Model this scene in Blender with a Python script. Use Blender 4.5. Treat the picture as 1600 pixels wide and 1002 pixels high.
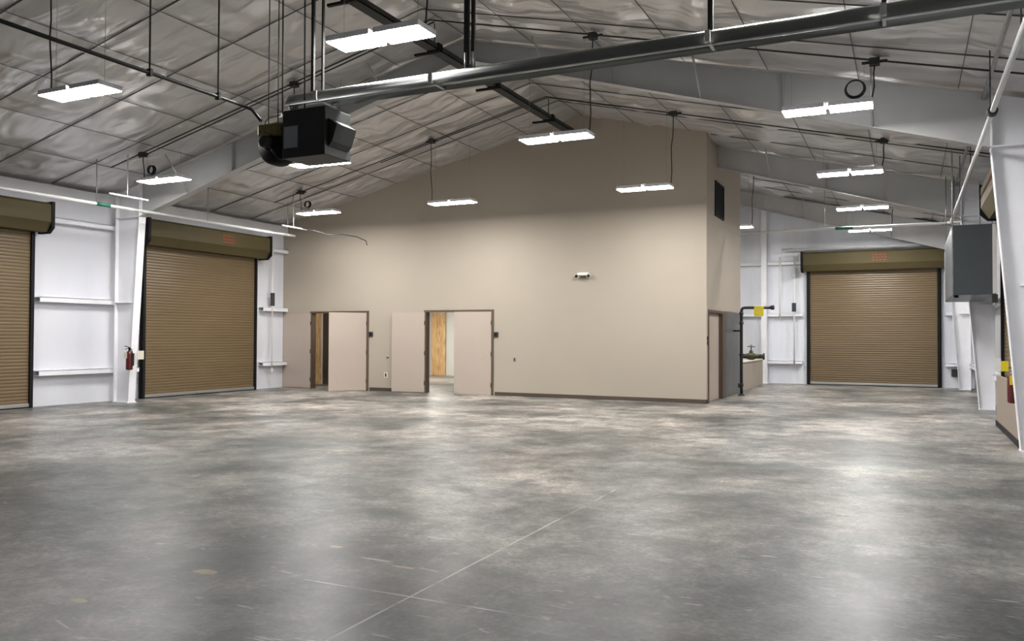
import bpy, bmesh, math, random
from mathutils import Vector, Matrix, noise
random.seed(7)
S = bpy.context.scene
for o in list(bpy.data.objects): bpy.data.objects.remove(o)

# ------------------------------------------------------------------ camera
cam_d = bpy.data.cameras.new('camera'); cam = bpy.data.objects.new('camera', cam_d)
S.collection.objects.link(cam); S.camera = cam
cam_d.sensor_fit = 'HORIZONTAL'; cam_d.sensor_width = 36.0
cam_d.lens = 1295.24 / 1600 * 36.0
cam_d.clip_start = 0.05; cam_d.clip_end = 200
R3 = ((0.90233492, 0.43101473, 0.00424189), (0.00411853, -0.01846207, 0.99982108), (0.43101592, -0.90215601, -0.01843411))
m = Matrix.Identity(4)
for c in range(3):
    for r in range(3): m[r][c] = R3[c][r]
m.translation = (0, 0, 1.66)
cam.matrix_world = m

# ------------------------------------------------------------------ world, exposure
w = bpy.data.worlds.new('world'); S.world = w; w.use_nodes = True
w.node_tree.nodes['Background'].inputs[0].default_value = (0.02, 0.025, 0.03, 1)
w.node_tree.nodes['Background'].inputs[1].default_value = 0.3
S.view_settings.view_transform = 'Standard'; S.view_settings.look = 'None'
S.view_settings.gamma = 1.0; S.view_settings.use_curve_mapping = False
S.view_settings.exposure = 1.88
LAMP = 40.0          # emission of every high-bay lens
COL = S.collection

# ------------------------------------------------------------------ materials
def srgb(r, g, b):
    f = lambda v: ((v/255+0.055)/1.055)**2.4 if v > 10.31 else v/255/12.92
    return (f(r), f(g), f(b), 1)
def mat(name, col, rough=0.6, metal=0.0, spec=0.5, var=0.0, vscale=6.0, bump=0.0, bscale=30.0, stretch=(1,1,1)):
    M = bpy.data.materials.new(name); M.use_nodes = True
    nt = M.node_tree; N = nt.nodes; L = nt.links; p = N['Principled BSDF']
    p.inputs['Base Color'].default_value = col; p.inputs['Roughness'].default_value = rough
    p.inputs['Metallic'].default_value = metal; p.inputs['Specular IOR Level'].default_value = spec
    tc = N.new('ShaderNodeTexCoord'); mp = N.new('ShaderNodeMapping'); mp.inputs['Scale'].default_value = stretch
    L.new(tc.outputs['Object'], mp.inputs[0])
    if var > 0:
        n = N.new('ShaderNodeTexNoise'); n.inputs['Scale'].default_value = vscale; n.inputs['Detail'].default_value = 4
        L.new(mp.outputs[0], n.inputs['Vector'])
        r = N.new('ShaderNodeValToRGB')
        r.color_ramp.elements[0].position = .3; r.color_ramp.elements[1].position = .7
        r.color_ramp.elements[0].color = tuple(c*(1-var) for c in col[:3])+(1,)
        r.color_ramp.elements[1].color = tuple(min(1, c*(1+var)) for c in col[:3])+(1,)
        L.new(n.outputs['Fac'], r.inputs[0]); L.new(r.outputs[0], p.inputs['Base Color'])
    if bump > 0:
        n = N.new('ShaderNodeTexNoise'); n.inputs['Scale'].default_value = bscale; n.inputs['Detail'].default_value = 3
        L.new(mp.outputs[0], n.inputs['Vector'])
        b = N.new('ShaderNodeBump'); b.inputs['Strength'].default_value = bump; b.inputs['Distance'].default_value = 0.02
        L.new(n.outputs['Fac'], b.inputs['Height']); L.new(b.outputs[0], p.inputs['Normal'])
    return M
def emis(name, col, strength):
    M = bpy.data.materials.new(name); M.use_nodes = True
    p = M.node_tree.nodes['Principled BSDF']
    p.inputs['Base Color'].default_value = (.8, .8, .8, 1)
    p.inputs['Emission Color'].default_value = col; p.inputs['Emission Strength'].default_value = strength
    return M

M_white = mat('white_painted_steel', (.80, .80, .83, 1), .45, var=.04, vscale=2)
M_raft = mat('dimmed_white_paint', (.45, .45, .445, 1), .5, var=.05, vscale=2)  # white frame paint, greyed so the rafters' dim light sits in its colour
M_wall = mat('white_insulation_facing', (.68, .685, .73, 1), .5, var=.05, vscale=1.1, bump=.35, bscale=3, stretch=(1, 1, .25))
M_wall_shade = mat('shaded_insulation_facing', (.42, .425, .44, 1), .5, var=.06, vscale=1.1, bump=.35, bscale=3, stretch=(1, 1, .25))  # same facing as the left wall, with shade put into its colour
M_farw = mat('white_metal_sheet', (.74, .76, .82, 1), .38, var=.12, vscale=1.6, bump=.4, bscale=5, stretch=(1, 1, .12))
M_beige = mat('beige_wall_paint', srgb(166, 156, 142), .8, var=.02, vscale=.7)
M_leaf = mat('pinkish_beige_door_paint', srgb(176, 162, 150), .5, var=.02, vscale=1.5)
M_brown = mat('dark_brown_frame_paint', srgb(86, 72, 60), .5)
M_base = mat('brown_rubber_base', srgb(72, 62, 52), .55)
M_slat = mat('tan_slat_paint', srgb(108, 91, 66), .36, spec=.45, var=.06, vscale=1.0, stretch=(.6, .6, 6))
M_hood = mat('tan_hood_paint', srgb(84, 75, 50), .6, spec=.2, var=.05, vscale=2)
M_black = mat('black_steel', (.008, .008, .009, 1), .6, spec=.2)
M_iron = mat('black_iron_pipe', (.02, .02, .022, 1), .4)
M_dark = mat('dark_grey_steel', (.05, .052, .05, 1), .7, spec=.2)
M_galv = mat('galvanised_steel', (.42, .44, .44, 1), .3, metal=.85, var=.12, vscale=18)
M_galvd = mat('dull_galvanised_steel', (.30, .31, .31, 1), .42, metal=.5, var=.15, vscale=9)
M_refl = mat('smooth_galvanised_reflector', (.22, .23, .22, 1), .33, metal=.7)
M_pipe = mat('light_grey_pipe_paint', (.62, .63, .62, 1), .3, spec=.6)
M_green = mat('green_coupling_paint', (.01, .13, .08, 1), .4)
M_strap = mat('grey_banding', (.085, .083, .08, 1), .6)
M_box = mat('blue_grey_cabinet_paint', srgb(74, 82, 88), .35, var=.05, vscale=2)
M_panel = mat('mottled_galvanised_sheet', (.13, .14, .143, 1), .3, metal=.45, var=.35, vscale=5, stretch=(3, 3, .5))
M_red = mat('red_paint', (.075, .006, .006, 1), .35)
M_rlab = mat('faded_red_print', srgb(142, 76, 56), .7, spec=.2)
M_yel = mat('yellow_plate', (.75, .60, .02, 1), .45)
M_cream = mat('cream_plastic', (.62, .58, .48, 1), .5)
M_whpl = mat('white_plastic', (.72, .71, .68, 1), .4)
M_alum = mat('aluminium_bar', (.4, .4, .39, 1), .35, metal=.6)
M_bronze = mat('weathered_bronze', (.05, .047, .022, 1), .45, metal=.4, var=.3, vscale=20)
M_glass = mat('dark_lens', (.02, .02, .02, 1), .15)
M_burn = mat('grey_burner_housing', (.022, .025, .022, 1), .5)
M_panelw = mat('pale_grey_panel_paint', (.33, .35, .38, 1), .5)
M_olive = mat('yellow_chromate_valve', (.20, .17, .06, 1), .5, metal=.3, var=.4, vscale=25)
M_cord = mat('black_cord', (.015, .015, .016, 1), .5)
M_lens = emis('lamp_lens', (1, .985, .965, 1), LAMP)
M_dry = mat('white_drywall', (.7, .7, .66, 1), .8)
M_conc = mat('plain_concrete', (.3, .29, .27, 1), .6, var=.15, vscale=2)

def floor_mat():
    M = bpy.data.materials.new('polished_concrete'); M.use_nodes = True
    nt = M.node_tree; N = nt.nodes; L = nt.links; p = N['Principled BSDF']
    tc = N.new('ShaderNodeTexCoord')
    def nz(scale, detail, rough=.55, dist=0.0, st=(1, 1, 1), loc=(0, 0, 0)):
        mp = N.new('ShaderNodeMapping'); mp.inputs['Scale'].default_value = st; mp.inputs['Location'].default_value = loc
        L.new(tc.outputs['Object'], mp.inputs[0])
        n = N.new('ShaderNodeTexNoise'); n.inputs['Scale'].default_value = scale; n.inputs['Detail'].default_value = detail
        n.inputs['Roughness'].default_value = rough; n.inputs['Distortion'].default_value = dist
        L.new(mp.outputs[0], n.inputs['Vector']); return n.outputs['Fac']
    def ramp(f, stops):
        r = N.new('ShaderNodeValToRGB'); e = r.color_ramp.elements
        e[0].position = stops[0][0]; e[0].color = stops[0][1]; e[1].position = stops[-1][0]; e[1].color = stops[-1][1]
        for s in stops[1:-1]:
            q = e.new(s[0]); q.color = s[1]
        L.new(f, r.inputs[0]); return r.outputs[0]
    def mix(kind, f, a, b):
        x = N.new('ShaderNodeMix'); x.data_type = 'RGBA'; x.blend_type = kind
        if isinstance(f, (int, float)): x.inputs[0].default_value = f
        else: L.new(f, x.inputs[0])
        for i, v in ((6, a), (7, b)):
            if isinstance(v, tuple): x.inputs[i].default_value = v
            else: L.new(v, x.inputs[i])
        return x.outputs[2]
    def math_(op, a, b=None):
        x = N.new('ShaderNodeMath'); x.operation = op
        for i, v in enumerate((a, b)):
            if v is None: continue
            if isinstance(v, (int, float)): x.inputs[i].default_value = v
            else: L.new(v, x.inputs[i])
        return x.outputs[0]
    big = nz(.42, 6, .60, .25)
    base = ramp(big, [(.34, (.044, .047, .046, 1)), (.43, (.088, .090, .087, 1)), (.53, (.158, .153, .145, 1)), (.65, (.26, .248, .234, 1))])
    med = nz(1.9, 7, .66, .25, loc=(3, 7, 0))
    mult = ramp(med, [(.34, (.46, .46, .465, 1)), (.5, (1., 1., 1., 1)), (.66, (1.58, 1.56, 1.52, 1))])
    col = mix('MULTIPLY', 1.0, base, mult)
    fine = nz(8, 6, .7, .2, st=(1, 1, 1), loc=(11, 2, 0))
    fm = ramp(fine, [(.3, (.62, .62, .62, 1)), (.5, (1, 1, 1, 1)), (.7, (1.45, 1.44, 1.41, 1))])
    col = mix('MULTIPLY', 1.0, col, fm)
    f2 = nz(26, 4, .7, .3, loc=(4, 14, 0))
    col = mix('MULTIPLY', 1.0, col, ramp(f2, [(.36, (.70, .70, .70, 1)), (.5, (1, 1, 1, 1)), (.64, (1.4, 1.39, 1.36, 1))]))
    tint = nz(.6, 3, .5, 0, loc=(20, 9, 0))
    tc2 = ramp(tint, [(.35, (.97, 1.0, .995, 1)), (.65, (1.03, .985, .955, 1))])
    col = mix('MULTIPLY', 1.0, col, tc2)
    # foreground shade painted into the concrete colour, paler with distance, ragged border
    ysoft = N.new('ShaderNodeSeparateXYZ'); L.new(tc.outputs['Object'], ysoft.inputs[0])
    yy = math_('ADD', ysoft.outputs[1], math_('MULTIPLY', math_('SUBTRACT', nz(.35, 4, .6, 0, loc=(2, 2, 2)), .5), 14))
    floor_shade = ramp(math_('DIVIDE', yy, 20), [(.30, (.54, .55, .555, 1)), (.75, (1.3, 1.27, 1.24, 1))])
    col = mix('MULTIPLY', 1.0, col, floor_shade)
    # pale scuffs and trowel flecks
    sc = nz(3.6, 7, .6, 1.0, st=(1, .55, 1), loc=(5, 31, 0))
    scm = ramp(sc, [(.60, (0, 0, 0, 1)), (.80, (.6, .6, .6, 1))])
    col = mix('MIX', scm, col, (.25, .243, .23, 1))
    st = nz(9, 2, .5, 1.5, st=(.35, 1.6, 1), loc=(5, 3, 8))
    stm = ramp(st, [(.66, (0, 0, 0, 1)), (.74, (.6, .6, .6, 1))])
    col = mix('MIX', stm, col, (.33, .32, .30, 1))
    # contraction joints and marks
    sep = N.new('ShaderNodeSeparateXYZ'); L.new(tc.outputs['Object'], sep.inputs[0])
    wob = math_('MULTIPLY', math_('SUBTRACT', nz(1.2, 2), .5), .02)
    def line(ax, pos, half):
        v = math_('ADD', sep.outputs[ax], wob)
        return math_('LESS_THAN', math_('ABSOLUTE', math_('SUBTRACT', v, pos)), half)
    brk = ramp(nz(2.5, 4, loc=(1, 1, 4)), [(.40, (.15, .15, .15, 1)), (.55, (.95, .95, .95, 1))])
    near = math_('LESS_THAN', sep.outputs[1], 8.6)
    j = math_('MULTIPLY', math_('MULTIPLY', line(0, -2.86, .008), near), brk)
    col = mix('MIX', j, col, (.36, .345, .31, 1))
    seg = math_('MULTIPLY', math_('GREATER_THAN', sep.outputs[0], -3.7), math_('LESS_THAN', sep.outputs[0], -1.9))
    j2 = math_('MULTIPLY', math_('MULTIPLY', line(1, 4.5, .008), seg), brk)
    col = mix('MIX', j2, col, (.4, .39, .37, 1))
    j3 = math_('MULTIPLY', math_('ADD', line(1, 8.42, .010), line(1, 17.9, .025)), math_('MULTIPLY', brk, .5))
    col = mix('MIX', j3, col, (.035, .035, .035, 1))
    # ochre chips
    for (cx, cy, rx, ry) in ((-4.44, 4.34, .10, .05), (-4.67, 3.53, .07, .03), (-4.05, 5.3, .05, .03), (-3.55, 5.13, .14, .02), (-3.26, 5.05, .1, .02)):
        dx = math_('DIVIDE', math_('SUBTRACT', sep.outputs[0], cx), rx); dy = math_('DIVIDE', math_('SUBTRACT', sep.outputs[1], cy), ry)
        d = math_('ADD', math_('MULTIPLY', dx, dx), math_('MULTIPLY', dy, dy))
        d = math_('ADD', d, math_('MULTIPLY', math_('SUBTRACT', nz(14, 3), .5), 2.5))
        k = math_('LESS_THAN', d, 1.0)
        col = mix('MIX', math_('MULTIPLY', k, .75), col, (.34, .27, .15, 1) if rx < .12 else (.3, .3, .28, 1))
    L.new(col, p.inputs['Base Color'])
    rr = ramp(nz(1.3, 5, .6, .5, loc=(8, 8, 8)), [(.3, (.34, .34, .34, 1)), (.7, (.43, .43, .43, 1))])
    L.new(rr, p.inputs['Roughness']); p.inputs['Specular IOR Level'].default_value = .26
    b = N.new('ShaderNodeBump'); b.inputs['Strength'].default_value = .25; b.inputs['Distance'].default_value = .003
    L.new(nz(5, 5, .6), b.inputs['Height']); L.new(b.outputs[0], p.inputs['Normal'])
    return M
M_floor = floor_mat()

def ceiling_mat():
    M = mat('white_vinyl_roof_insulation', (.615, .605, .60, 1), .29, metal=.35, spec=.8, var=.06, vscale=1.3)
    nt = M.node_tree; N = nt.nodes; L = nt.links; p = N['Principled BSDF']
    tc = N.new('ShaderNodeTexCoord'); mp = N.new('ShaderNodeMapping'); mp.inputs['Scale'].default_value = (.45, 1.5, 1)
    L.new(tc.outputs['Object'], mp.inputs[0])
    n = N.new('ShaderNodeTexNoise'); n.inputs['Scale'].default_value = 1.5; n.inputs['Detail'].default_value = 1.5; n.inputs['Distortion'].default_value = .6
    L.new(mp.outputs[0], n.inputs['Vector'])
    b = N.new('ShaderNodeBump'); b.inputs['Strength'].default_value = .9; b.inputs['Distance'].default_value = .16
    L.new(n.outputs['Fac'], b.inputs['Height']); L.new(b.outputs[0], p.inputs['Normal'])
    return M
M_ceil = ceiling_mat()

def ply_mat():
    M = bpy.data.materials.new('plywood'); M.use_nodes = True
    nt = M.node_tree; N = nt.nodes; L = nt.links; p = N['Principled BSDF']; p.inputs['Roughness'].default_value = .6
    tc = N.new('ShaderNodeTexCoord'); mp = N.new('ShaderNodeMapping'); mp.inputs['Scale'].default_value = (5, 5, .7)
    L.new(tc.outputs['Object'], mp.inputs[0])
    n = N.new('ShaderNodeTexNoise'); n.inputs['Scale'].default_value = 1.6; n.inputs['Detail'].default_value = 5; n.inputs['Distortion'].default_value = 2.5
    L.new(mp.outputs[0], n.inputs['Vector'])
    r = N.new('ShaderNodeValToRGB'); e = r.color_ramp.elements
    e[0].position = .35; e[0].color = (.52, .27, .10, 1); e[1].position = .6; e[1].color = (.72, .52, .26, 1)
    L.new(n.outputs['Fac'], r.inputs[0]); L.new(r.outputs[0], p.inputs['Base Color'])
    return M
M_ply = ply_mat()

# ------------------------------------------------------------------ helpers
class MB:
    def __init__(s): s.bm = bmesh.new()
    def box(s, x0, x1, y0, y1, z0, z1, bev=0.0):
        b = s.bm; v = [b.verts.new((x, y, z)) for z in (z0, z1) for y in (y0, y1) for x in (x0, x1)]
        fs = [b.faces.new([v[i] for i in q]) for q in ((0, 2, 3, 1), (4, 5, 7, 6), (0, 1, 5, 4), (2, 6, 7, 3), (0, 4, 6, 2), (1, 3, 7, 5))]
        if bev > 0:
            es = list({e for f in fs for e in f.edges})
            bmesh.ops.bevel(b, geom=es, offset=bev, segments=2, affect='EDGES', profile=.5)
        return s
    def hexa(s, P):      # 8 corners ordered like box
        b = s.bm; v = [b.verts.new(p) for p in P]
        for q in ((0, 2, 3, 1), (4, 5, 7, 6), (0, 1, 5, 4), (2, 6, 7, 3), (0, 4, 6, 2), (1, 3, 7, 5)): b.faces.new([v[i] for i in q])
        return s
    def prism(s, pts, ax, a0, a1):     # polygon pts extruded on axis ax ('x','y','z')
        def P(p, a): return (a, p[0], p[1]) if ax == 'x' else ((p[0], a, p[1]) if ax == 'y' else (p[0], p[1], a))
        b = s.bm; A = [b.verts.new(P(p, a0)) for p in pts]; B = [b.verts.new(P(p, a1)) for p in pts]; n = len(pts)
        b.faces.new(A); b.faces.new(B[::-1])
        for i in range(n): b.faces.new((A[i], B[i], B[(i+1) % n], A[(i+1) % n]))
        return s
    def tube(s, pts, r, n=10, closed=False):
        b = s.bm; pts = [Vector(p) for p in pts]; rings = []; N = len(pts); up = None
        for i, p in enumerate(pts):
            if closed: t = pts[(i+1) % N]-pts[i-1]
            else: t = (pts[min(i+1, N-1)]-pts[max(i-1, 0)])
            t.normalize()
            if up is None:
                up = Vector((0, 0, 1)) if abs(t.z) < .9 else Vector((1, 0, 0))
            u = (up-t*up.dot(t)); u = u.normalized() if u.length > 1e-6 else t.orthogonal().normalized()
            up = u; v = t.cross(u)
            rr = r[i] if isinstance(r, (list, tuple)) else r
            rings.append([b.verts.new(p+(u*math.cos(2*math.pi*k/n)+v*math.sin(2*math.pi*k/n))*rr) for k in range(n)])
        for i in range(N-1 if not closed else N):
            A = rings[i]; B = rings[(i+1) % N]
            for k in range(n): b.faces.new((A[k], A[(k+1) % n], B[(k+1) % n], B[k])).smooth = True
        if not closed: b.faces.new(rings[0][::-1]); b.faces.new(rings[-1])
        return s
    def cyl(s, p, q, r, n=16): return s.tube([p, q], r, n)
    def lathe(s, prof, c=(0, 0, 0), ax='z', n=20):   # prof: (radius, height)
        b = s.bm; rings = []
        for r, h in prof:
            ring = []
            for k in range(n):
                a = 2*math.pi*k/n; x, y = r*math.cos(a), r*math.sin(a)
                q = (x, y, h) if ax == 'z' else ((h, x, y) if ax == 'x' else (x, h, y))
                ring.append(b.verts.new((c[0]+q[0], c[1]+q[1], c[2]+q[2])))
            rings.append(ring)
        for A, B in zip(rings, rings[1:]):
            for k in range(n): b.faces.new((A[k], A[(k+1) % n], B[(k+1) % n], B[k])).smooth = True
        b.faces.new(rings[0][::-1]); b.faces.new(rings[-1])
        return s
    def build(s, name, m_, parent=None, loc=None):
        bmesh.ops.recalc_face_normals(s.bm, faces=s.bm.faces)
        me = bpy.data.meshes.new(name); s.bm.to_mesh(me); s.bm.free()
        me.materials.append(m_); o = bpy.data.objects.new(name, me); COL.objects.link(o)
        if parent: o.parent = parent
        if loc: o.location = loc
        return o
def tag(o, label=None, cat=None, group=None, kind=None):
    if label: o['label'] = label
    if cat: o['category'] = cat
    if group: o['group'] = group
    if kind: o['kind'] = kind
    return o
def empty(name, loc, label=None, cat=None, group=None, rz=0, kind=None):
    o = bpy.data.objects.new(name, None); COL.objects.link(o); o.location = loc; o.rotation_euler = (0, 0, rz)
    o.empty_display_size = .1
    return tag(o, label, cat, group, kind)
def struct(o, label=None): return tag(o, label, None, None, 'structure')
def copy_tree(o, parent=None):
    c = o.copy(); COL.objects.link(c)
    if parent: c.parent = parent
    for ch in [x for x in bpy.data.objects if x.parent == o]: copy_tree(ch, c)
    return c

# ------------------------------------------------------------------ dimensions
XL, XR, RX, RZ, SL = -17.9, 1.95, -7.85, 7.55, .24
Y0, Y1 = -7.0, 30.9
def roof_z(x): return RZ - SL*abs(x-RX)
EZL, EZR = roof_z(XL), roof_z(XR)

# ------------------------------------------------------------------ the hall shell
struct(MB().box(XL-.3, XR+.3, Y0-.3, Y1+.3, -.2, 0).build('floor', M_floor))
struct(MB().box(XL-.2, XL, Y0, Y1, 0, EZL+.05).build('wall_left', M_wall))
struct(MB().box(XR, XR+.2, Y0, Y1, 0, EZR+.05).build('wall_right', M_wall_shade))
def gable(y0, y1, x0, x1, dz=0.03):
    pts = [(x0, 0), (x1, 0), (x1, roof_z(x1)+dz)]
    if x0 < RX < x1: pts.append((RX, RZ+dz))
    pts.append((x0, roof_z(x0)+dz)); return MB().prism(pts, 'y', y0, y1)
struct(gable(Y1, Y1+.2, XL-.1, XR+.1).build('wall_far', M_farw))
struct(gable(Y0-.2, Y0, XL-.1, XR+.1).build('wall_near', M_farw))

def ceiling():
    bm = bmesh.new(); cols = []
    nx = 240; ny = 400; px = 1.41; py = 1.6
    xs = [XL-.1+(XR-XL+.2)*i/nx for i in range(nx+1)]; xs.append(RX); xs.sort()
    for x in xs:
        col = []
        for j in range(ny+1):
            y = Y0-.1+(Y1-Y0+.2)*j/ny
            a = abs(math.sin(math.pi*(abs(x-RX)-.1)/px)); b = abs(math.sin(math.pi*(y-9.42)/py))
            sag = .075*(a**.6)*(b**.6)
            n1 = noise.noise(Vector((x*.9, y*2.6, 0)))
            q = x*1.0+y*.35*(1 if x > RX else -.15)
            n2 = noise.noise(Vector((q*2.4, y*.55, 4)))
            n3 = noise.noise(Vector((x*1.1, y*2.6, 9)))
            k = max(0, min(1, (y-14.2)/4)) if x > RX else .25
            z = roof_z(x)-sag*(1+.5*n1) + (.10*n2 + .13*k*n3)*a*(b**.5)
            z = min(z, roof_z(x)+.02)
            col.append(bm.verts.new((x, y, z)))
        cols.append(col)
    for A, B in zip(cols, cols[1:]):
        for j in range(ny): bm.faces.new((A[j], A[j+1], B[j+1], B[j])).smooth = True
    me = bpy.data.meshes.new('ceiling'); bm.to_mesh(me); bm.free(); me.materials.append(M_ceil)
    o = bpy.data.objects.new('ceiling', me); COL.objects.link(o)
    return struct(o)
CE = ceiling()
# roof deck above the insulation
db = MB()
for s in (-1, 1):
    xe = XL-.3 if s < 0 else XR+.3
    db.prism([(RX, RZ+.06), (xe, roof_z(xe)+.06), (xe, roof_z(xe)+.2), (RX, RZ+.2)], 'y', Y0-.3, Y1+.3)
db.build('roof_deck', M_galvd, CE)
# banding straps below the insulation
def slope_pts(x0, x1, y, dz):
    xs = [x0]+([RX] if x0 < RX < x1 else [])+[x1]
    return [(x, y, roof_z(x)+dz) for x in xs]
for y in [4.62+1.6*i for i in range(17)]:
    x1 = XR-.1; x0 = XL+.1
    if y > 20.5: x0 = -4.4
    if abs(y-14.2) < .25 or abs(y-22.2) < .2: continue
    MB().tube(slope_pts(x0, x1, y, -.03), .011, 6).build('strap', M_strap, CE)
for k in range(7):
    for s in (-1, 1):
        x = RX+s*(.1+1.41*k)
        if k == 0 and s < 0: continue
        if x > XR or x < XL: continue
        MB().tube([(x, 2, roof_z(x)-.025), (x, 20.55 if x < -4.4 else Y1, roof_z(x)-.025)], .006, 6).build('strap', M_strap, CE)

# ------------------------------------------------------------------ mechanical room block inside the hall
BY, BX = 20.6, -4.5
D1, D2, DH = (-16.78, -14.62), (-12.64, -10.42), 2.37
def block_front():
    b = MB(); t = .15
    def seg(x0, x1, z0):
        pts = [(x0, z0), (x1, z0), (x1, roof_z(x1)+.03)]
        if x0 < RX < x1: pts.append((RX, RZ+.03))
        pts.append((x0, roof_z(x0)+.03)); b.prism(pts, 'y', BY, BY+t)
    seg(XL, D1[0], 0); seg(D1[0], D1[1], DH); seg(D1[1], D2[0], 0); seg(D2[0], D2[1], DH); seg(D2[1], BX, 0)
    return b.build('wall_front', M_beige)
struct(block_front(), 'beige painted wall of the inner room below the roof peak')
SY0, SY1, SYE = 20.76, 22.88, 25.2
b = MB()
b.box(BX-.15, BX, BY+.15, SY0, 0, roof_z(BX)+.02).box(BX-.15, BX, SY0, SY1, 2.32, roof_z(BX)+.02).box(BX-.15, BX, SY1, SYE, 0, roof_z(BX)+.02)
struct(b.build('wall_side', M_beige))
struct(gable(SYE-.15, SYE, -9.6, BX-.15, .02).build('wall_back', M_beige))
# rooms behind the double doors
struct(MB().box(-9.6, -9.45, BY+.15, 29.8, 0, 3.2).build('wall_inner_right', M_dry))
struct(MB().box(-18.4, -9.45, 29.8, 29.95, 0, 3.2).build('wall_inner_back', M_dry))
struct(MB().box(-14.05, -13.9, BY+.15, 22.6, 0, 3.2).build('wall_partition', M_dry))
struct(MB().box(XL, -13.9, 22.6, 22.75, 0, 3.2).build('wall_inner_front', M_brown))
struct(MB().box(XL, -9.45, BY+.15, 29.8, 3.2, 3.3).build('ceiling_inner', M_dry))
for (x0, x1, y, z1, lab) in ((-17.9, -17.24, 29.72, 2.6, 'brightly lit plywood sheet seen through the right double doorway'),):
    tag(MB().box(x0, x1, y, y+.05, 0.01, z1).build('plywood_sheet', M_ply), lab, 'plywood')
tag(MB().box(-17.89, -17.845, 20.9, 22.45, .01, 2.44).build('plywood_sheet', M_ply), 'plywood sheet standing inside the left double doorway', 'plywood')
def room_lamp(x, y, z, e, lab):
    o = empty('ceiling_light', (x, y, z), lab, 'light')
    MB().box(-.62, .62, -.32, .32, -.06, 0, .01).build('housing', M_white, o)
    MB().box(-.58, .58, -.28, .28, -.07, -.061).build('diffuser', emis('room_diffuser', (1, .95, .86, 1), e), o)
room_lamp(-16.2, 26.5, 3.2, 30, 'panel light on the ceiling of the room behind the right double doors')
room_lamp(-15.9, 21.7, 3.2, 5, 'added unseen fill light on the ceiling behind the left double doors')  # weak lamp added out of sight to lift the dim left room
# base trim
for i, (x0, x1) in enumerate(((D1[1]+.06, D2[0]-.06), (D2[1]+.06, BX+.012))):
    struct(MB().box(x0, x1, BY-.014, BY, 0, .10).build('baseboard_front', M_base))
struct(MB().box(BX, BX+.012, BY-.014, SY0-.06, 0, .10).build('baseboard_side', M_base))
struct(MB().box(BX, BX+.006, BY, SYE, 4.64, 4.67).build('trim_1', M_beige))

# ---- double doors in the front wall
def handle(parent, x, y0, z, side):
    h = MB(); h.box(x-.03, x+.03, y0-.012*side, y0, z-.11, z+.11, .004)
    return h.build('lock_plate', M_black if side > 0 else M_alum, parent)
def leaf(parent, hx, hy, ang, w_, hand, lever):
    """leaf hinged at (hx,hy); extends along direction ang (world), thickness toward its left"""
    e = MB().box(0, w_, -.045, 0, .012, DH-.04, .003).build('door_leaf', M_leaf, parent, (hx, hy, 0))
    e.rotation_euler = (0, 0, ang)
    for z in (.28, 1.15, 2.02):
        MB().cyl((0, .004, z-.06), (0, .004, z+.06), .011, 8).build('hinge', M_dark, e)
    yf = {'n': 0.0, 'f': -.045}[hand]
    if lever:
        sg = 1 if hand == 'n' else -1
        hb = MB().box(w_-.11, w_-.055, min(yf, yf+sg*.01), max(yf, yf+sg*.01), .93, 1.15)
        hb.build('lock_plate', M_galvd, e)
        MB().tube([(w_-.08, yf+sg*.01, 1.0), (w_-.08, yf+sg*.055, 1.0), (w_-.2, yf+sg*.055, 1.0)], .009, 8).build('lever', M_galvd, e)
    else:
        sg = 1 if hand == 'n' else -1
        MB().box(w_-.10, w_-.065, min(yf, yf+sg*.012), max(yf, yf+sg*.012), .97, 1.17).build('flush_pull', M_black, e)
    return e
def door_set(n, D, label):
    o = empty('door_%d' % n, ((D[0]+D[1])/2, BY, 0), label, None, None, 0, 'structure')
    cx = o.location.x
    f = MB(); w_ = (D[1]-D[0])/2; t = .055
    f.box(-w_-.02, -w_+t, -.025, .17, 0, DH+.02); f.box(w_-t, w_+.02, -.025, .17, 0, DH+.02); f.box(-w_+t, w_-t, -.025, .17, DH-.035, DH+.02)
    f.build('door_frame', M_brown, o)
    return o
d1 = door_set(1, D1, 'open double door with beige leaves near the left hall corner')
d2 = door_set(2, D2, 'open double door with beige leaves showing a bright room')
hw1 = (D1[1]-D1[0])/2; hw2 = (D2[1]-D2[0])/2
leaf(d1, -hw1+.01, -.035, math.pi-.02, 1.10, 'f', False)
leaf(d1, hw1-.05, -.03, math.radians(180+52), 1.13, 'f', False)
leaf(d2, -hw2+.01, -.035, math.radians(180+5), 1.07, 'f', False)
leaf(d2, hw2-.05, -.03, math.radians(180+4), 1.14, 'f', True)

# ---- door in the side wall
d3 = empty('door_3', (BX, (SY0+SY1)/2, 0), 'brown framed door in the shaded side wall of the inner room', None, None, 0, 'structure')
f = MB(); hw = (SY1-SY0)/2
f.box(-.17, .02, -hw-.01, -hw+.06, 0, 2.34); f.box(-.17, .02, hw-.38, hw+.01, 0, 2.34); f.box(-.17, .02, -hw+.06, hw-.38, 2.27, 2.34)
f.build('door_frame', M_brown, d3)
MB().box(-.13, -.085, -hw+.065, hw-.39, .01, 2.26).build('door_leaf', M_leaf, d3)
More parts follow.
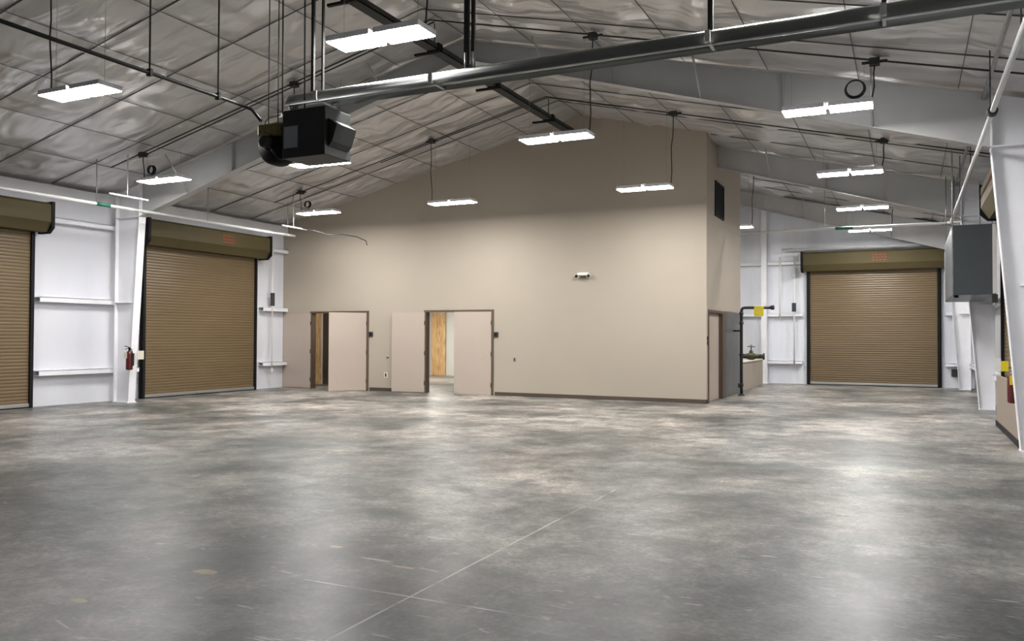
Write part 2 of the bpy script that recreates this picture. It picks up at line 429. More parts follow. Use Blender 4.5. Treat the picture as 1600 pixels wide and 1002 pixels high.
# louvre
lv = empty('wall_louvre', (BX, 22.1, 5.25), 'black rectangular vent high on the side wall of the inner room', 'vent')
f = MB(); f.box(0, .03, -.56, .56, -.46, -.41).box(0, .03, -.56, .56, .41, .46).box(0, .03, -.56, -.51, -.41, .41).box(0, .03, .51, .56, -.41, .41)
f.build('frame', M_black, lv)
f = MB().box(0.0, .004, -.51, .51, -.41, .41)
for k in range(11):
    z = -.38+k*.076; f.hexa([(.004, -.51, z+.04), (.028, -.51, z), (.004, .51, z+.04), (.028, .51, z), (.004, -.51, z+.046), (.028, -.51, z+.006), (.004, .51, z+.046), (.028, .51, z+.006)])
f.build('blade', M_black, lv)
tag(MB().box(BX+.001, BX+.012, SY1+.06, 25.15, 0.02, 2.36, .002).build('metal_sheet', M_panel), 'mottled grey metal sheet fixed beside the brown framed side door', 'sheet')
for (y, z, hl_) in ((20.68, 1.62, 'upper'), (20.70, 1.5, 'lower')):
    tag(MB().box(BX+.001, BX+.02, y-.03, y+.03, z-.05, z+.05, .004).build('light_switch', M_black), hl_+' small dark wall switch at the corner of the beige side wall', 'switch', 'switches beside the side door')

# ---- small things on the beige front wall
for (x, lab) in ((-14.52, 'black card reader right of the left double door'), (-10.33, 'black card reader right of the right double door')):
    o = empty('card_reader', (x-.0, BY, 1.69), lab, 'card reader')
    MB().box(-.075, .075, -.03, -.001, -.075, .075, .008).build('housing', M_dark, o)
    MB().box(-.045, .045, -.034, -.0301, -.045, .045).build('reader_face', M_black, o)
def outlet(x, z, lab, m_, r=.045):
    o = empty('wall_outlet', (x, BY, z), lab, 'outlet')
    MB().box(-r, r, -.01, -.001, -r*1.35, r*1.35, .003).build('cover_plate', m_, o)
    MB().box(-r*.45, r*.45, -.014, -.0101, -r*.9, r*.9, .001).build('socket', M_dark, o)
outlet(-13.98, .48, 'pale wall outlet low between the two double doors', M_cream, .06)
outlet(-9.76, 1.01, 'small outlet on the open beige wall right of the doors', M_alum, .045)
o = empty('door_stop', (-13.92, BY, 1.02), 'small round metal wall stop between the two double doors', 'door stop')
MB().lathe([(.04, -.001), (.04, -.02), (.03, -.04), (.012, -.045)], ax='y').build('knob', M_galvd, o)
o = empty('emergency_light', (-7.74, BY, 3.28), 'white twin-head emergency light high on the beige wall', 'emergency light')
MB().box(-.15, .15, -.09, -.001, -.02, .06, .012).build('housing', M_whpl, o)
for s in (-1, 1):
    h = MB().lathe([(.02, 0), (.055, -.02), (.06, -.075), (.05, -.08)], (s*.17, -.03, -.04), 'y', 14).build('lamp_head', M_cream, o)
    MB().lathe([(.045, -.081), (.045, -.085)], (s*.17, -.03, -.04), 'y', 14).build('glass', M_glass, h)
MB().box(-.05, .05, -.075, -.03, -.07, -.021, .004).build('battery_pack', M_bronze, o)

# ------------------------------------------------------------------ rigid steel frames
def rigid_frame(y, label, left=True):
    o = empty('steel_frame', (0, y, 0), label, 'steel frame', 'white tapered building frames')
    fw, ft, wt = .10, .012, .006
    def col(s):
        xo, bi, ti, zt = (-17.52, -17.02, -16.72, 4.5) if s < 0 else (XR-.15, XR-.46, XR-.82, 4.5)
        top = roof_z(xo)-.1
        b = MB()
        b.prism([(xo, 0), (bi, 0), (ti, zt), (ti, roof_z(ti)-.1), (xo, top)], 'y', -wt, wt)
        d = -s
        b.prism([(xo, 0), (xo+d*ft, 0), (xo+d*ft, top), (xo, top)], 'y', -fw, fw)
        b.prism([(bi, 0), (bi+d*ft, 0), (ti+d*ft, zt), (ti, zt)], 'y', -fw, fw)
        b.prism([(xo, zt-.01), (ti, zt-.01), (ti, zt+.01), (xo, zt+.01)], 'y', -fw, fw)
        b.prism([(ti-.012, zt), (ti+.012, zt), (ti+.012, roof_z(ti)-.1), (ti-.012, roof_z(ti)-.1)], 'y', -fw, fw)
        b.prism([(min(xo, bi)-.02 if s > 0 else xo, 0), (max(xo, bi)+.02 if s < 0 else xo, 0), (max(xo, bi)+.02 if s < 0 else xo, .02), (min(xo, bi)-.02 if s > 0 else xo, .02)], 'y', -fw-.03, fw+.03)
        b.box(min(xo, bi), max(xo, bi), -fw, fw, 2.42, 2.432)
        b.build('column', M_white, o)
        return ti, zt
    def raft(s, xs, zs):
        b = MB()
        zb = 7.08; xe = RX
        top = lambda x: roof_z(x)-.1
        b.prism([(xs, zs), (xe, zb), (xe, top(xe)), (xs, top(xs))], 'y', -wt, wt)
        b.prism([(xs, zs), (xe, zb), (xe, zb-ft), (xs, zs-ft)], 'y', -fw, fw)
        b.prism([(xs, top(xs)), (xe, top(xe)), (xe, top(xe)+ft), (xs, top(xs)+ft)], 'y', -fw, fw)
        for k in (.33, .66):
            x = xs+(xe-xs)*k; zb_ = zs+(zb-zs)*k
            b.box(x-.008, x+.008, -fw+.01, fw-.01, zb_, top(x))
        r = b.build('rafter', M_raft, o)
        for k in (.18, .48, .8):
            x = xs+(xe-xs)*k; zb_ = zs+(zb-zs)*k
            MB().tube([(x, -fw+.01, zb_), (x, -.75, roof_z(x)-.09)], .018, 4).build('fly_brace', M_raft, r)
    if left:
        raft(-1, *col(-1))
    raft(1, *col(1))
    return o
rigid_frame(14.2, 'nearest white tapered steel frame spanning the hall')
rigid_frame(22.0, 'middle white steel frame, seen right of the beige room', left=False)
rigid_frame(30.1, 'farthest white steel frame, against the end wall', left=False)

# girts (horizontal wall rails)
def girt(name, x0, x1, y0, y1, z, lab, grp, dep, ax):
    b = MB(); h = .1
    # Z-section: web plus two lips
    if ax == 'y':
        d = 1 if x1 > x0 else -1
        b.box(min(x0, x1), max(x0, x1), y0, y1, z+h-.012, z+h); b.box(min(x0, x1), max(x0, x1), y0, y1, z-.012, z)
        b.box(min(x1, x1-d*.012), max(x1, x1-d*.012), y0, y1, z, z+h)
    else:
        b.box(x0, x1, y0, y1, z+h-.012, z+h); b.box(x0, x1, y0, y1, z-.012, z); b.box(x0, x1, y0, y0+.012, z, z+h)
    return tag(b.build('wall_girt', M_white), lab, 'wall rail', grp)
hn = {.72: 'lowest', 2.40: 'middle', 4.24: 'highest'}
for z in (.72, 2.40, 4.24):
    girt('g', XL, XL+.2, 12.30, 15.0, z, '%s white rail on the left wall, behind the tapered column' % hn[z], 'left wall rails', .2, 'y')
    girt('g', XL, XL+.2, 19.5, BY, z, '%s white rail on the left wall, between roll-up door and beige wall' % hn[z], 'left wall rails', .2, 'y')
    girt('g', -9.4, -3.35, Y1-.2, Y1, z, '%s white rail on the end wall, left of its roll-up door' % hn[z], 'end wall rails', .2, 'x')
    girt('g', 1.12, XR, Y1-.2, Y1, z, '%s white rail on the end wall, right of its roll-up door' % hn[z], 'end wall rails', .2, 'x')
    girt('g', XR, XR-.2, 22.12, 30.2, z, '%s white rail on the right wall, beyond the middle column' % hn[z], 'right wall rails', .2, 'y')
    girt('g', XR, XR-.2, 18.75, 21.88, z, '%s white rail on the right wall, before the middle column' % hn[z], 'right wall rails', .2, 'y')
for k, (x0, x1) in enumerate(((XL+.003, XL+.14), (XR-.14, XR-.003))):
    b = MB().box(x0, x1, Y0, BY if k == 0 else Y1, 4.86, 4.875).box(x0 if k else x1-.012, x0+.012 if k else x1, Y0, BY if k == 0 else Y1, 4.875, 5.08)
    tag(b.build('eave_strut', M_white), ('long white strut along the top of the left wall', 'long white strut along the top of the right wall')[k], 'strut')
# end wall post and bottom line
o = empty('wall_post', (-4.63, Y1-.18, 0), 'white post on the end wall beside the low beige enclosure', 'post')
MB().box(-.09, .09, -.22, -.208, 0, roof_z(-4.6)-.45).box(-.006, .006, -.208, .0, 0, roof_z(-4.6)-.45).box(-.09, .09, .0, .012, 0, roof_z(-4.6)-.45).build('shaft', M_white, o)
MB().box(-.13, .13, -.26, .05, 0, .02).build('base_plate', M_white, o)
for k, x in enumerate((-4.1, -3.62)):
    o = tag(MB().tube([(x, Y1-.24, 2.3 if k == 0 else .55), (x, Y1-.24, 4.5)], .025, 8).build('wall_conduit', M_whpl), ('short', 'long')[k]+' vertical white conduit on the end wall, left of its roll-up door', 'conduit')
tag(MB().box(-3.69, -3.55, Y1-.34, Y1-.262, 2.55, 2.86, .01).build('switch_box', M_dark), 'dark switch box on the end wall left of its roll-up door', 'switch box')
tag(MB().box(-3.7, -3.56, Y1-.34, Y1-.21, 3.75, 4.1, .01).build('switch_box', M_galvd), 'grey upper box on the end wall left of its roll-up door', 'switch box')
tag(MB().box(1.28, 1.46, Y1-.1, Y1-.001, .38, .62, .01).build('switch_box', M_dark), 'small low dark box on the end wall right of its roll-up door', 'switch box')
# left corner conduit with box
o = empty('wall_conduit', (XL+.23, 19.85, 0), 'vertical conduit with small dark box near the beige wall corner', 'conduit')
MB().tube([(0, 0, .55), (0, 0, 4.6)], .018, 8).build('conduit_pipe', M_whpl, o)
MB().box(-.03, .05, -.06, .06, 2.55, 2.95, .01).build('switch', M_dark, o)
MB().box(-.02, .03, -.035, .035, .5, .62, .006).build('end_fitting', M_whpl, o)

# ------------------------------------------------------------------ roll-up doors   local: x along width, +y... room side is -y
def rollup(n, loc, rz, W, label, hood_h=.66, z0=3.95, label_x=None, dep=.46):
    o = empty('rollup_door', loc, label, 'roll-up door', 'tan roll-up doors', rz)
    # curtain: one curved slat every 7.6 cm
    b = bmesh.new(); prof = []
    z = .10; top = z0+.1
    while z < top:
        for f_, d in ((0, 0), (.12, .003), (.3, .006), (.5, .0075), (.7, .006), (.88, .003), (.94, -.003)):
            prof.append((-.03-d, z+f_*.076))
        z += .076
    A = [b.verts.new((.06, y, z_)) for y, z_ in prof]; B = [b.verts.new((W-.06, y, z_)) for y, z_ in prof]
    for i in range(len(prof)-1): b.faces.new((A[i], B[i], B[i+1], A[i+1]))
    mb = MB(); mb.bm.free(); mb.bm = b
    c = mb.build('curtain', M_slat, o)
    MB().box(.06, W-.06, -.065, -.02, .025, .10, .006).build('bottom_bar', M_alum, o)
    MB().box(.06, W-.06, -.055, -.01, 0, .027).build('bottom_seal', M_black, o)
    for s in (0, 1):
        x = 0 if s == 0 else W-.075
        g = MB().box(x, x+.075, -.09, -.005, 0, z0+.02).box(x-.045 if s == 0 else x+.075, x if s == 0 else x+.12, -.02, -.005, 0, z0+.02)
        g.build('guide', M_black, o)
    pr = [(0, z0+hood_h), (-dep+.08, z0+hood_h), (-dep, z0+hood_h-.06), (-dep, z0+.22), (-dep+.14, z0+.0), (-.12, z0+.0), (-.12, z0+.03), (-dep+.15, z0+.03), (-dep+.03, z0+.23), (-dep+.03, z0+hood_h-.08), (0, z0+hood_h-.03)]
    MB().prism(pr, 'x', -.12, W+.12).build('hood', M_hood, o)
    for x in (-.2, W+.12):
        e = MB().prism([(0, z0+hood_h+.02), (-dep-.02, z0+hood_h+.02), (-dep-.02, z0+.1), (-dep+.12, z0-.03), (0, z0-.03)], 'x', x, x+.075)
        e.build('end_bracket', M_black, o)
    lx = label_x if label_x is not None else W*.55
    lb = MB()
    for r_ in range(3):
        zz = z0+hood_h-.19-r_*.09; x = lx-.22
        while x < lx+.22:
            ww = random.uniform(.05, .13); lb.box(x, min(x+ww, lx+.24), -dep-.003, -dep-.0005, zz, zz+.045); x += ww+.03
    p = lb.build('warning_print', M_rlab, o); p['label'] = 'faded red warning print on the hood'
    MB().box(W*.5-.25, W*.5+.25, -.085, -.064, .035, .085, .004).build('lift_handle', M_alum, o)
    return o
# left wall: room side is +X  -> rotate so local -y points to +X : rz=+90deg gives local x->+Y, local y->-X
rollup(1, (XL+.10, 15.12, 0), math.pi/2, 4.12, 'tan roll-up door on left wall, right of tapered column', label_x=2.55)
rollup(2, (XL+.10, 8.05, 0), math.pi/2, 4.12, 'tan roll-up door cut off by the left photo edge')
# end wall: room side -Y
rollup(3, (-3.17, Y1-.1, 0), 0, 4.12, 'tan roll-up door on the far end wall', label_x=2.3, dep=.46)
# right wall: room side -X -> rz=-90: local x->-Y, local y->+X
rollup(4, (1.68, 18.25, 0), -math.pi/2, 3.6, 'tan roll-up door on right wall behind nearest right column', dep=.40)
struct(MB().box(1.69, XR, 18.25, 18.4, 0, 4.6).build('trim_2', M_white))
struct(MB().box(1.69, XR, 14.45, 18.25, 4.0, 4.6).build('trim_3', M_white))
# low beige panel in front of right door
M_hwall = mat('beige_half_wall_paint', srgb(140, 128, 116), .6)
o = empty('half_wall', (1.54, 16.5, 0), 'low beige half wall with dark base in front of the right roll-up door', 'low wall')
MB().box(-.03, .03, -2.1, 1.7, .02, .95, .004).build('board', M_hwall, o)
MB().box(-.045, .045, -2.1, 1.72, 0, .10).build('base_strip', M_black, o)

# ------------------------------------------------------------------ low beige enclosure with valve at far end
o = empty('low_enclosure', (BX-.05, 27.4, 0), 'low beige enclosure wall between side wall and end wall post', 'low wall')
MB().box(-.12, .0, -2.15, 2.3, 0, .86).build('wall_panel', M_beige, o)
MB().box(-.15, .03, -2.15, 2.33, .86, .90, .006).build('cap', M_cream, o)
o = empty('backflow_valve', (BX-.14, 27.9, .9), 'dark bronze backflow valve with handwheel on the low beige enclosure', 'valve')
MB().lathe([(.05, -.42), (.11, -.42), (.11, -.38), (.07, -.37), (.08, -.15), (.12, -.05), (.12, .05), (.08, .15), (.07, .37), (.11, .38), (.11, .42), (.05, .42)], (0, 0, .12), 'x').build('valve_body', M_bronze, o)
MB().lathe([(.07, .1), (.06, .3), (.025, .32), (.02, .5)], ax='z').build('bonnet', M_bronze, o)
b = MB().tube([(.12*math.cos(a*math.pi/8), .12*math.sin(a*math.pi/8), .44) for a in range(16)], .014, 8, closed=True)
for a in range(4): b.cyl((0, 0, .44), (.12*math.cos(a*math.pi/2), .12*math.sin(a*math.pi/2), .44), .01, 6)
b.build('handwheel', M_bronze, o)

# black standpipe with yellow plate (stands free in front of the side wall)
o = empty('standpipe', (-4.26, 24.0, 0), 'tall black iron standpipe with elbow beside the beige side wall', 'pipe')
MB().tube([(0, 0, .02), (0, 0, 2.36), (.01, 0, 2.43), (.04, 0, 2.47), (.1, 0, 2.48), (.85, 0, 2.48)], .042, 12).build('pipe', M_iron, o)
MB().lathe([(.10, 0), (.10, .025), (.06, .03), (.055, .05)]).build('floor_flange', M_iron, o)
for z in (.30, 1.15, 2.05, 2.32): MB().lathe([(.048, z-.04), (.058, z-.035), (.058, z+.035), (.048, z+.04)]).build('coupling', M_iron, o)
MB().tube([(0, 0, 1.83), (-.225, 0, 1.83)], .028, 8).build('wall_bracket', M_iron, o)
MB().lathe([(.045, -.05), (.065, -.04), (.065, .04), (.045, .05)], (.85, 0, 2.48), 'x').build('end_cap', M_iron, o)
p = MB().box(.36, .62, -.07, -.05, 2.24, 2.52, .006).build('tag_plate', M_yel, o); p['label'] = 'yellow square plate'
MB().box(-.09, -.03, -.05, .05, .22, .34, .01).build('drain_valve', M_bronze, o)

# ------------------------------------------------------------------ hanging blue-grey unit on the right
o = empty('air_handler', (1.143, 18.0, 2.479), 'large blue-grey metal box hung high by the right wall', 'air unit'); o.scale = (.9, .9, .9)
MB().box(-.41, .41, 0, 4.0, 0, 1.49, .01).build('cabinet', M_box, o)
MB().box(.335, .405, -.02, -.001, .02, 1.48).build('edge_trim', M_white, o)
MB().box(-.42, -.395, -.015, .02, -.02, 1.5).build('corner_angle', M_galvd, o)
for y in (.57, 3.9): MB().box(-.43, .45, y, y+.06, 1.491, 1.53).build('support_angle', M_galvd, o)
for y in (.6, 3.93):
    for x in (-.38, .38): MB().cyl((x, y, 1.5), (x, y, (roof_z(1.143+x*.9)-.1-2.479)/.9), .012, 6).build('hanger_rod', M_galvd, o)
MB().box(.33, .43, .0, .12, -.17, -.001).build('drain_box', M_dark, o)
MB().lathe([(.03, 0), (.045, .01), (.045, .05)], (-.33, .25, -.05)).build('knob', M_black, o)
MB().box(-.415, -.411, 3.86, 3.98, -.02, 1.3).build('corner_strip', M_white, o)

# ------------------------------------------------------------------ fire extinguishers
def extinguisher(loc, label, rz, tagcol):
    o = empty('fire_extinguisher', loc, label, 'fire extinguisher', None, rz)
    MB().lathe([(.05, 0), (.078, .012), (.08, .04), (.08, .38), (.07, .425), (.04, .455), (.025, .465)], n=24).build('cylinder', M_red, o)
    v = MB().lathe([(.025, .46), (.025, .50), (.018, .515)], n=12).box(-.022, .022, -.022, .022, .50, .535).build('valve_head', M_black, o)
    MB().tube([(0, .02, .53), (0, -.06, .56), (0, -.14, .575)], .009, 6).tube([(0, .02, .51), (0, -.06, .515), (0, -.12, .50)], .008, 6).build('handle', M_black, v)
    MB().tube([(.02, 0, .51), (.07, 0, .50), (.10, 0, .42), (.10, 0, .2), (.095, 0, .1)], .010, 8).build('hose', M_black, o)
    MB().box(-.05, .05, .075, .10, .1, .4).build('wall_bracket', M_dark, o)
    MB().box(-.075, .025, -.093, -.089, .28, .42).build('tag_card', tagcol, o)
    return o
extinguisher((-16.88, 14.02, .80), 'dark red fire extinguisher on the left tapered column', 0, M_cream)
extinguisher((1.42, 14.45, .68), 'dark red fire extinguisher behind the nearest right column', .2, M_yel)
tag(MB().box(-16.78, -16.765, 14.16, 14.34, 1.05, 1.26).build('inspection_sign', M_cream), 'small cream card beside the fire extinguisher on left column', 'sign')
o = empty('wall_sign', (1.30, 14.9, 1.2), 'small white and yellow sign by the right fire extinguisher', 'sign')
MB().box(-.09, .0, -.01, 0, -.04, .14).build('white_half', M_whpl, o)
MB().box(.001, .1, -.01, 0, -.06, .1).build('yellow_half', M_yel, o)
MB().cyl((.09, .004, .0), (.36, .004, .0), .008, 6).build('arm', M_dark, o)

# ------------------------------------------------------------------ high-bay lights
LZ = 5.0
def coil_part(parent, x, z, r):
    b = MB()
    for k in range(4):
        b.tube([(x+r*(1+.05*k)*math.cos(a*math.pi/12), .02*k-.03, z+r*(1+.03*k)*math.sin(a*math.pi/12)) for a in range(24)], .010, 6, closed=True)
    return b.build('cable_coil', M_cord, parent)
def make_light(side, drop, coil=0.0, wires=True, name='high_bay_light'):
    """side: +1 cord at +x end, -1 at -x end"""
    o = empty(name, (0, 0, 0))
    h = MB()
    for s in (-1, 1):
        h.box(min(s*.03, s*.62), max(s*.03, s*.62), -.19, .19, .0105, .075, .004)
        h.hexa([(min(s*.06, s*.58), -.12, .075), (max(s*.06, s*.58), -.12, .075), (min(s*.06, s*.58), .12, .075), (max(s*.06, s*.58), .12, .075),
                (min(s*.10, s*.54), -.08, .10), (max(s*.10, s*.54), -.08, .10), (min(s*.10, s*.54), .08, .10), (max(s*.10, s*.54), .08, .10)])
    h.box(-.05, .05, -.07, .07, .035, .11)
    h.build('housing', M_white, o)
    for s in (-1, 1):
        MB().box(min(s*.035, s*.61), max(s*.035, s*.61), -.18, .18, 0.0, .01).build('lens', M_lens, o)
    x = side*.60
    n = max(3, int(drop/.25)); pts = []
    for i in range(n+1):
        t = i/n; pts.append((x+.015*math.sin(i*1.7)*math.sin(math.pi*t)*1.5+(.05*side)*t, .0, .08+t*(drop-.08)))
    MB().tube(pts, .011, 6).build('power_cord', M_cord, o)
    if coil: coil_part(o, x-side*.22, .27, coil)
    for s in (-1, 1):
        MB().cyl((s*.5, 0, .1), (s*.5, 0, drop-.05), .0025, 5).build('suspension_wire', M_galvd, o)
    return o
XC = (-14.6, -10.38, -5.37, -1.06)
YR = (7.75, 12.95, 18.2, 23.3, 28.2)
names = {(1, 7.75): 'high-bay light at upper left, against the ceiling beside the black pipe',
 (2, 7.75): 'largest high-bay light, at the top of the photo left of centre',
 (0, 12.95): 'high-bay light above the white tapered left column',
 (1, 12.95): 'high-bay light just below the black heater box',
 (2, 12.95): 'high-bay light in front of the roof peak of the beige wall',
 (3, 12.95): 'largest and nearest high-bay light of the right-hand row, below a black cable coil',
 (0, 18.2): 'small high-bay light at the left end of the beige wall, below a cord coil',
 (1, 18.2): 'high-bay light in front of the beige wall, above the right double door',
 (2, 18.2): 'high-bay light in front of the right part of the beige wall',
 (3, 18.2): 'second high-bay light of the right-hand row, counted from the camera',
 (3, 23.3): 'third high-bay light of the right-hand row, above the green coupling',
 (3, 28.2): 'farthest high-bay light of the right-hand row, over the end roll-up door'}
hidden = {}
for j, y in enumerate(YR):
    for i, x in enumerate(XC):
        if y > 20 and i < 3: continue
        side = 1 if i >= 2 else -1
        drop = roof_z(x+side*.62)-.12-LZ
        coil = {(3, 12.95): .12, (0, 12.95): .09, (0, 18.2): .085, (3, 23.3): .07}.get((i, y), 0)
        L_ = make_light(side, drop, coil)
        L_.location = (x, y, LZ)
        lab = names.get((i, y)) or '%s high-bay light of the near row, %s, outside the photo' % (('leftmost', 'second', 'third', 'rightmost')[i], 'above the heater')
        tag(L_, lab, 'light', 'white high-bay lights')
L_ = make_light(1, 1.72); L_.location = (-4.98, 26.5, 5.08)
tag(L_, 'high-bay light end peeking out behind the beige side wall', 'light', 'white high-bay lights')

# conduits on the roof with junction boxes
def conduit(y, x0, x1, dz, lab, r=.014, nm='roof_conduit'):
    pts = []; n = 14
    xs = sorted([x0+(x1-x0)*i/n for i in range(n+1)]+[RX])
    for x in xs: pts.append((x, y, roof_z(x)+dz))
    return tag(MB().tube(pts, r, 8).build(nm, M_dark), lab, 'conduit', 'dark conduits under the roof')
conduit(12.90, -16.2, 1.5, -.13, 'near dark conduit crossing under the roof in front of the first frame')
conduit(13.06, -15.5, -11.1, -.11, 'second conduit running close beside the near one on the left slope')
conduit(18.25, -16.2, 1.5, -.13, 'far dark conduit crossing under the roof before the beige wall')
conduit(18.40, -12.7, -6.0, -.11, 'second conduit beside the far one near the roof peak')
conduit(23.3, -4.3, 1.5, -.13, 'dark conduit under the roof beyond the side wall')
for y in (12.95, 18.25, 23.3):
    for x in (-15.25, -11.02, -4.72, -.42):
        if y > 20 and x < -4: continue
        o = empty('junction_box', (x, y, roof_z(x)-.14), {12.95: 'dark junction box on the near roof conduit, ', 18.25: 'dark junction box on the far roof conduit, ', 23.3: 'dark junction box beyond the side wall, '}[y]+{-15.25: 'lowest on the left slope', -11.02: 'middle of the left slope', -4.72: 'right of the roof peak', -.42: 'above the right-hand light row'}[x], 'junction box', 'junction boxes above the lights')
        MB().box(-.07, .07, -.07, .07, -.05, .05, .008).build('box_body', M_dark, o)
        for s in (-1, 1): MB().cyl((s*.07, 0, 0), (s*.17, 0, 0), .022, 8).build('connector', M_dark, o)
tag(MB().tube([(1.03, 3, roof_z(1.03)-.17), (1.03, 15, roof_z(1.03)-.17), (1.0, 29.5, roof_z(1.0)-.19)], .028, 8).build('eave_conduit', M_galvd), 'grey conduit running lengthwise under the roof at the far right', 'conduit')

# ------------------------------------------------------------------ ridge beam
o = empty('ridge_beam', (-7.93, 14, 6.95), 'dark steel beam hung lengthwise under the roof ridge', 'beam')
MB().box(-.11, .11, -10, 6.55, .0, .015).box(-.11, -.095, -10, 6.55, 0, .10).box(.095, .11, -10, 6.55, 0, .10).build('channel', M_dark, o)
for y in (-3.4, -.8, 1.65, 4.62):
    c = MB().box(-.42, .16, y-.03, y+.03, -.045, -.002).box(-.12, .14, y-.07, y+.07, -.03, .12).build('clamp', M_black, o)
    MB().cyl((0, y, .1), (0, y, .52), .012, 6).build('hanger_rod', M_dark, o)

# ------------------------------------------------------------------ radiant tube heater
HY, HZ, HS = 7.2, 4.216, .9
def hk(x, base=0.0): return (roof_z(-5.85+x*HS)-HZ-.06)/HS
o = empty('tube_heater', (-5.85, HY, HZ), 'long galvanised tube heater crossing the upper right, with black burner box', 'heater'); o.scale = (HS, HS, HS)
x0, x1 = -.35, 8.2
arc = [(-.13, -.05)]+[(-.085*math.cos(a*math.pi/30), .02+.095*math.sin(a*math.pi/30)) for a in range(1, 30)]+[(.13, -.05)]
pr = arc + [(q[0]*.95, q[1]-.006) for q in arc[::-1]]
MB().prism(pr, 'x', x0, x1).build('reflector', M_refl, o).data.shade_smooth()
MB().tube([(x0-.05, -.0, .02), (x1, 0, .02)], .05, 20).build('radiant_tube', M_galv, o)
for x in (.16, 1.75, 4.8, 6.32):
    c = MB().box(x-.025, x+.025, -.19, -.176, -.05, .06).box(x-.015, x+.015, -.176, .176, -.045, -.035).build('tube_clip', M_whpl, o)
for x, wd in ((-.02, .02), (.13, .012), (2.11, .03), (2.19, .02), (4.79, .025), (6.32, .02), (7.9, .02)):
    MB().box(x-wd, x+wd, -.015, .015, .12, hk(x)).build('hanger_strap', M_dark, o)
for x in (2.11, 2.19):
    MB().cyl((x, -.02, .10), (x, -.02, .28), .018, 8).build('turnbuckle', M_alum, o)
# burner box
bx = MB(); bx.box(-.30, .34, -.22, .28, -.72, -.14, .012)
bb = bx.build('burner_box', M_burn, o)
MB().prism([(.34, -.28), (.47, -.36), (.40, -.56), (.34, -.62)], 'y', -.16, .22).build('air_scoop', M_burn, bb)
MB().box(-.27, -.06, -.226, -.2205, -.60, -.34).build('access_panel', M_panelw, bb)
MB().lathe([(.12, 0), (.23, 0), (.25, -.06), (.25, -.20), (.22, -.25), (.09, -.27), (.09, -.30)], (-.52, .10, -.50), 'y', 24).build('blower', M_black, bb)
MB().lathe([(.07, -.28), (.075, -.40), (.05, -.42)], (-.52, .10, -.50), 'y', 16).build('motor', M_dark, bb)
MB().box(-.70, -.33, -.22, .1, -.42, -.26, .03).build('gas_valve', M_olive, bb)
MB().box(-.47, -.41, -.18, -.14, -.34, -.28, .005).build('valve_knob', M_cream, bb)
MB().tube([(-.62, -.05, -.30), (-.70, -.05, -.28), (-.72, -.05, -.20), (-.66, -.04, -.14), (-.5, 0, -.1)], .016, 8).tube([(-.35, .0, -.2), (-.3, .0, -.1), (-.33, 0, .0)], .06, 12).build('flue_elbow', M_galvd, bb)
MB().tube([(-.52, -.2, -.46), (-.45, -.22, -.6), (-.36, -.22, -.7), (-.3, -.2, -.72)], .014, 6).build('wire', M_cord, bb)
for x in (-.40, -.06): MB().cyl((x, -.1, -.14), (x-.02, -.1, hk(x)), .010, 6).build('hanger_rod', M_dark, bb)
MB().cyl((-.62, -.1, -.3), (-.62, -.1, hk(-.62)), .007, 6).cyl((-.47, -.1, -.3), (-.47, -.1, hk(-.47)), .007, 6).build('hanger_wire', M_dark, bb)
# gas pipe
o = empty('gas_pipe', (-6.75, 4.5, 4.243), 'black gas pipe running lengthwise to the heater box', 'pipe')
MB().tube([(0, -6, 0), (0, 2.42, 0), (.02, 2.52, -.01), (.13, 2.58, -.06), (.26, 2.58, -.20)], .020, 10).build('pipe', M_iron, o)
for y in (-.9, 1.3, 2.2): MB().cyl((0, y, 0), (0, y, roof_z(-6.75)-4.243-.05), .009, 6).box(-.03, .03, y-.015, y+.015, -.03, .04).build('hanger', M_dark, o)

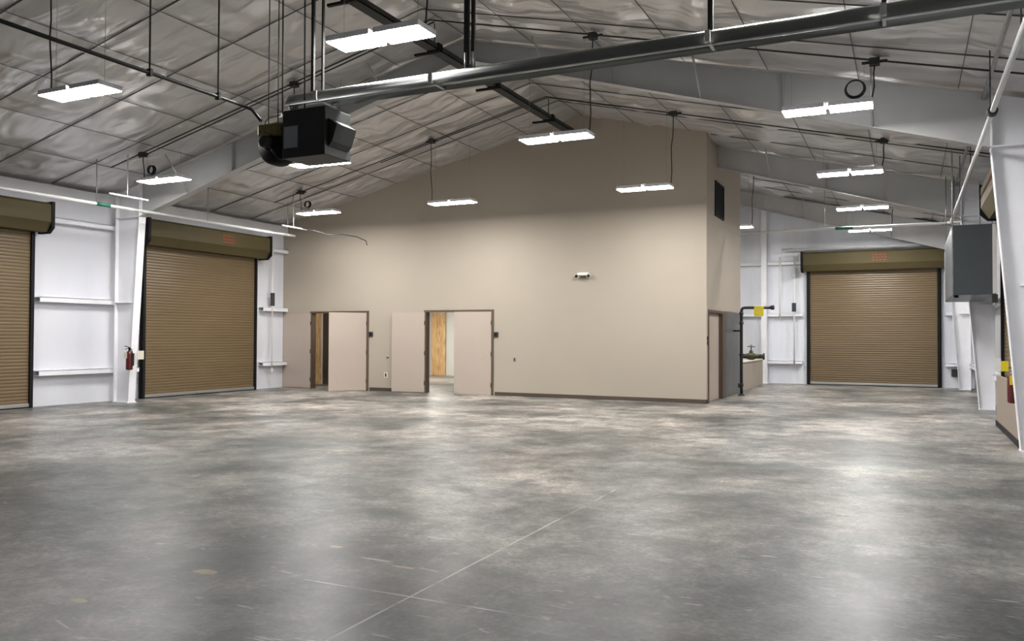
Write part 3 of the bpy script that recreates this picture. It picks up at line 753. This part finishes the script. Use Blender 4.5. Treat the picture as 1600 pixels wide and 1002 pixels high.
# ------------------------------------------------------------------ sprinkler pipes
o = empty('sprinkler_pipe', (-16.02, 10, 4.516), 'pale pipe running along the left wall above the roll-up doors', 'pipe')
MB().tube([(0, -14, 0), (0, 8.9, 0)], .035, 12).build('pipe', M_pipe, o)
p = MB().tube([(0, 2.4, 0), (0, 2.74, 0)], .041, 12).build('coupling', M_green, o); p['label'] = 'green coupling'
for y in (-.6, 2.4, 5.6, 8.6): MB().cyl((0, y, 0), (0, y, roof_z(-16.02)-4.516-.1), .008, 6).build('hanger_rod', M_galvd, o)
o = empty('sprinkler_pipe', (.956, 10.9, 4.47), 'pale pipe running along the right side and turning left before the end door', 'pipe')
MB().tube([(0, -14, 0), (0, 11.8, 0), (-.03, 11.93, 0), (-.15, 11.98, 0), (-5.0, 12.0, 0)], .032, 12).build('pipe', M_pipe, o)
MB().tube([(.02, 11.98, 0), (.80, 12.0, .0)], .032, 12).build('branch', M_pipe, o)
p = MB().tube([(-2.64, 11.995, 0), (-2.22, 11.995, 0)], .039, 12).build('coupling', M_green, o); p['label'] = 'green coupling'
MB().lathe([(.05, -.08), (.06, -.06), (.06, .06), (.05, .08)], (0, .9, 0), 'y').build('coupling', M_dark, o)
for y in (-2.0, 1.2, 4.9, 8.0, 10.4): MB().cyl((.0, y, 0), (.0, y, roof_z(1.0)-4.47-.1), .008, 6).build('hanger_rod', M_dark, o)
MB().cyl((-2.9, 12.0, 0), (-2.9, 12.0, roof_z(-1.9)-4.47-.1), .006, 6).build('hanger_rod', M_galvd, o)
# pipe above the end roll-up door
o = empty('header_pipe', (-1.3, Y1-.5, 4.74), 'pale pipe just above the end roll-up door hood', 'pipe')
MB().tube([(-2.7, 0, 0), (2.65, 0, 0)], .03, 10).build('pipe', M_pipe, o)
for x in (-2.4, 0, 2.4): MB().box(x-.015, x+.015, -.035, .499, .028, .04).build('bracket', M_galvd, o)
# short hanging struts
for (x, y0, y1, z, lab) in ((-15.6, 12.4, 13.4, 4.69, 'short hanging strut on one rod above the left tapered column'), (-15.6, 17.9, 18.9, 4.67, 'short hanging strut on one rod near the left end of the beige wall')):
    o = empty('hanging_strut', (x, (y0+y1)/2, z), lab, 'strut')
    hl = (y1-y0)/2
    MB().box(-.02, .02, -hl, hl, 0, .006).box(-.02, -.016, -hl, hl, 0, .035).box(.016, .02, -hl, hl, 0, .035).build('channel', M_pipe, o)
    MB().cyl((0, -.05, .006), (0, -.05, roof_z(x)-z-.05), .010, 6).build('threaded_rod', M_pipe, o)
# curved cable by the beige wall
tag(MB().tube([(-15.58, 18.7, 4.70), (-15.2, 18.8, 4.62), (-14.9, 19.0, 4.52), (-14.6, 19.2, 4.54), (-14.35, 19.6, 4.5), (-14.3, 20.0, 4.42), (-14.3, 20.05, 4.3)], .012, 6).build('loose_cable', M_cord), 'short dark cable curving out near the left part of beige wall', 'cable')
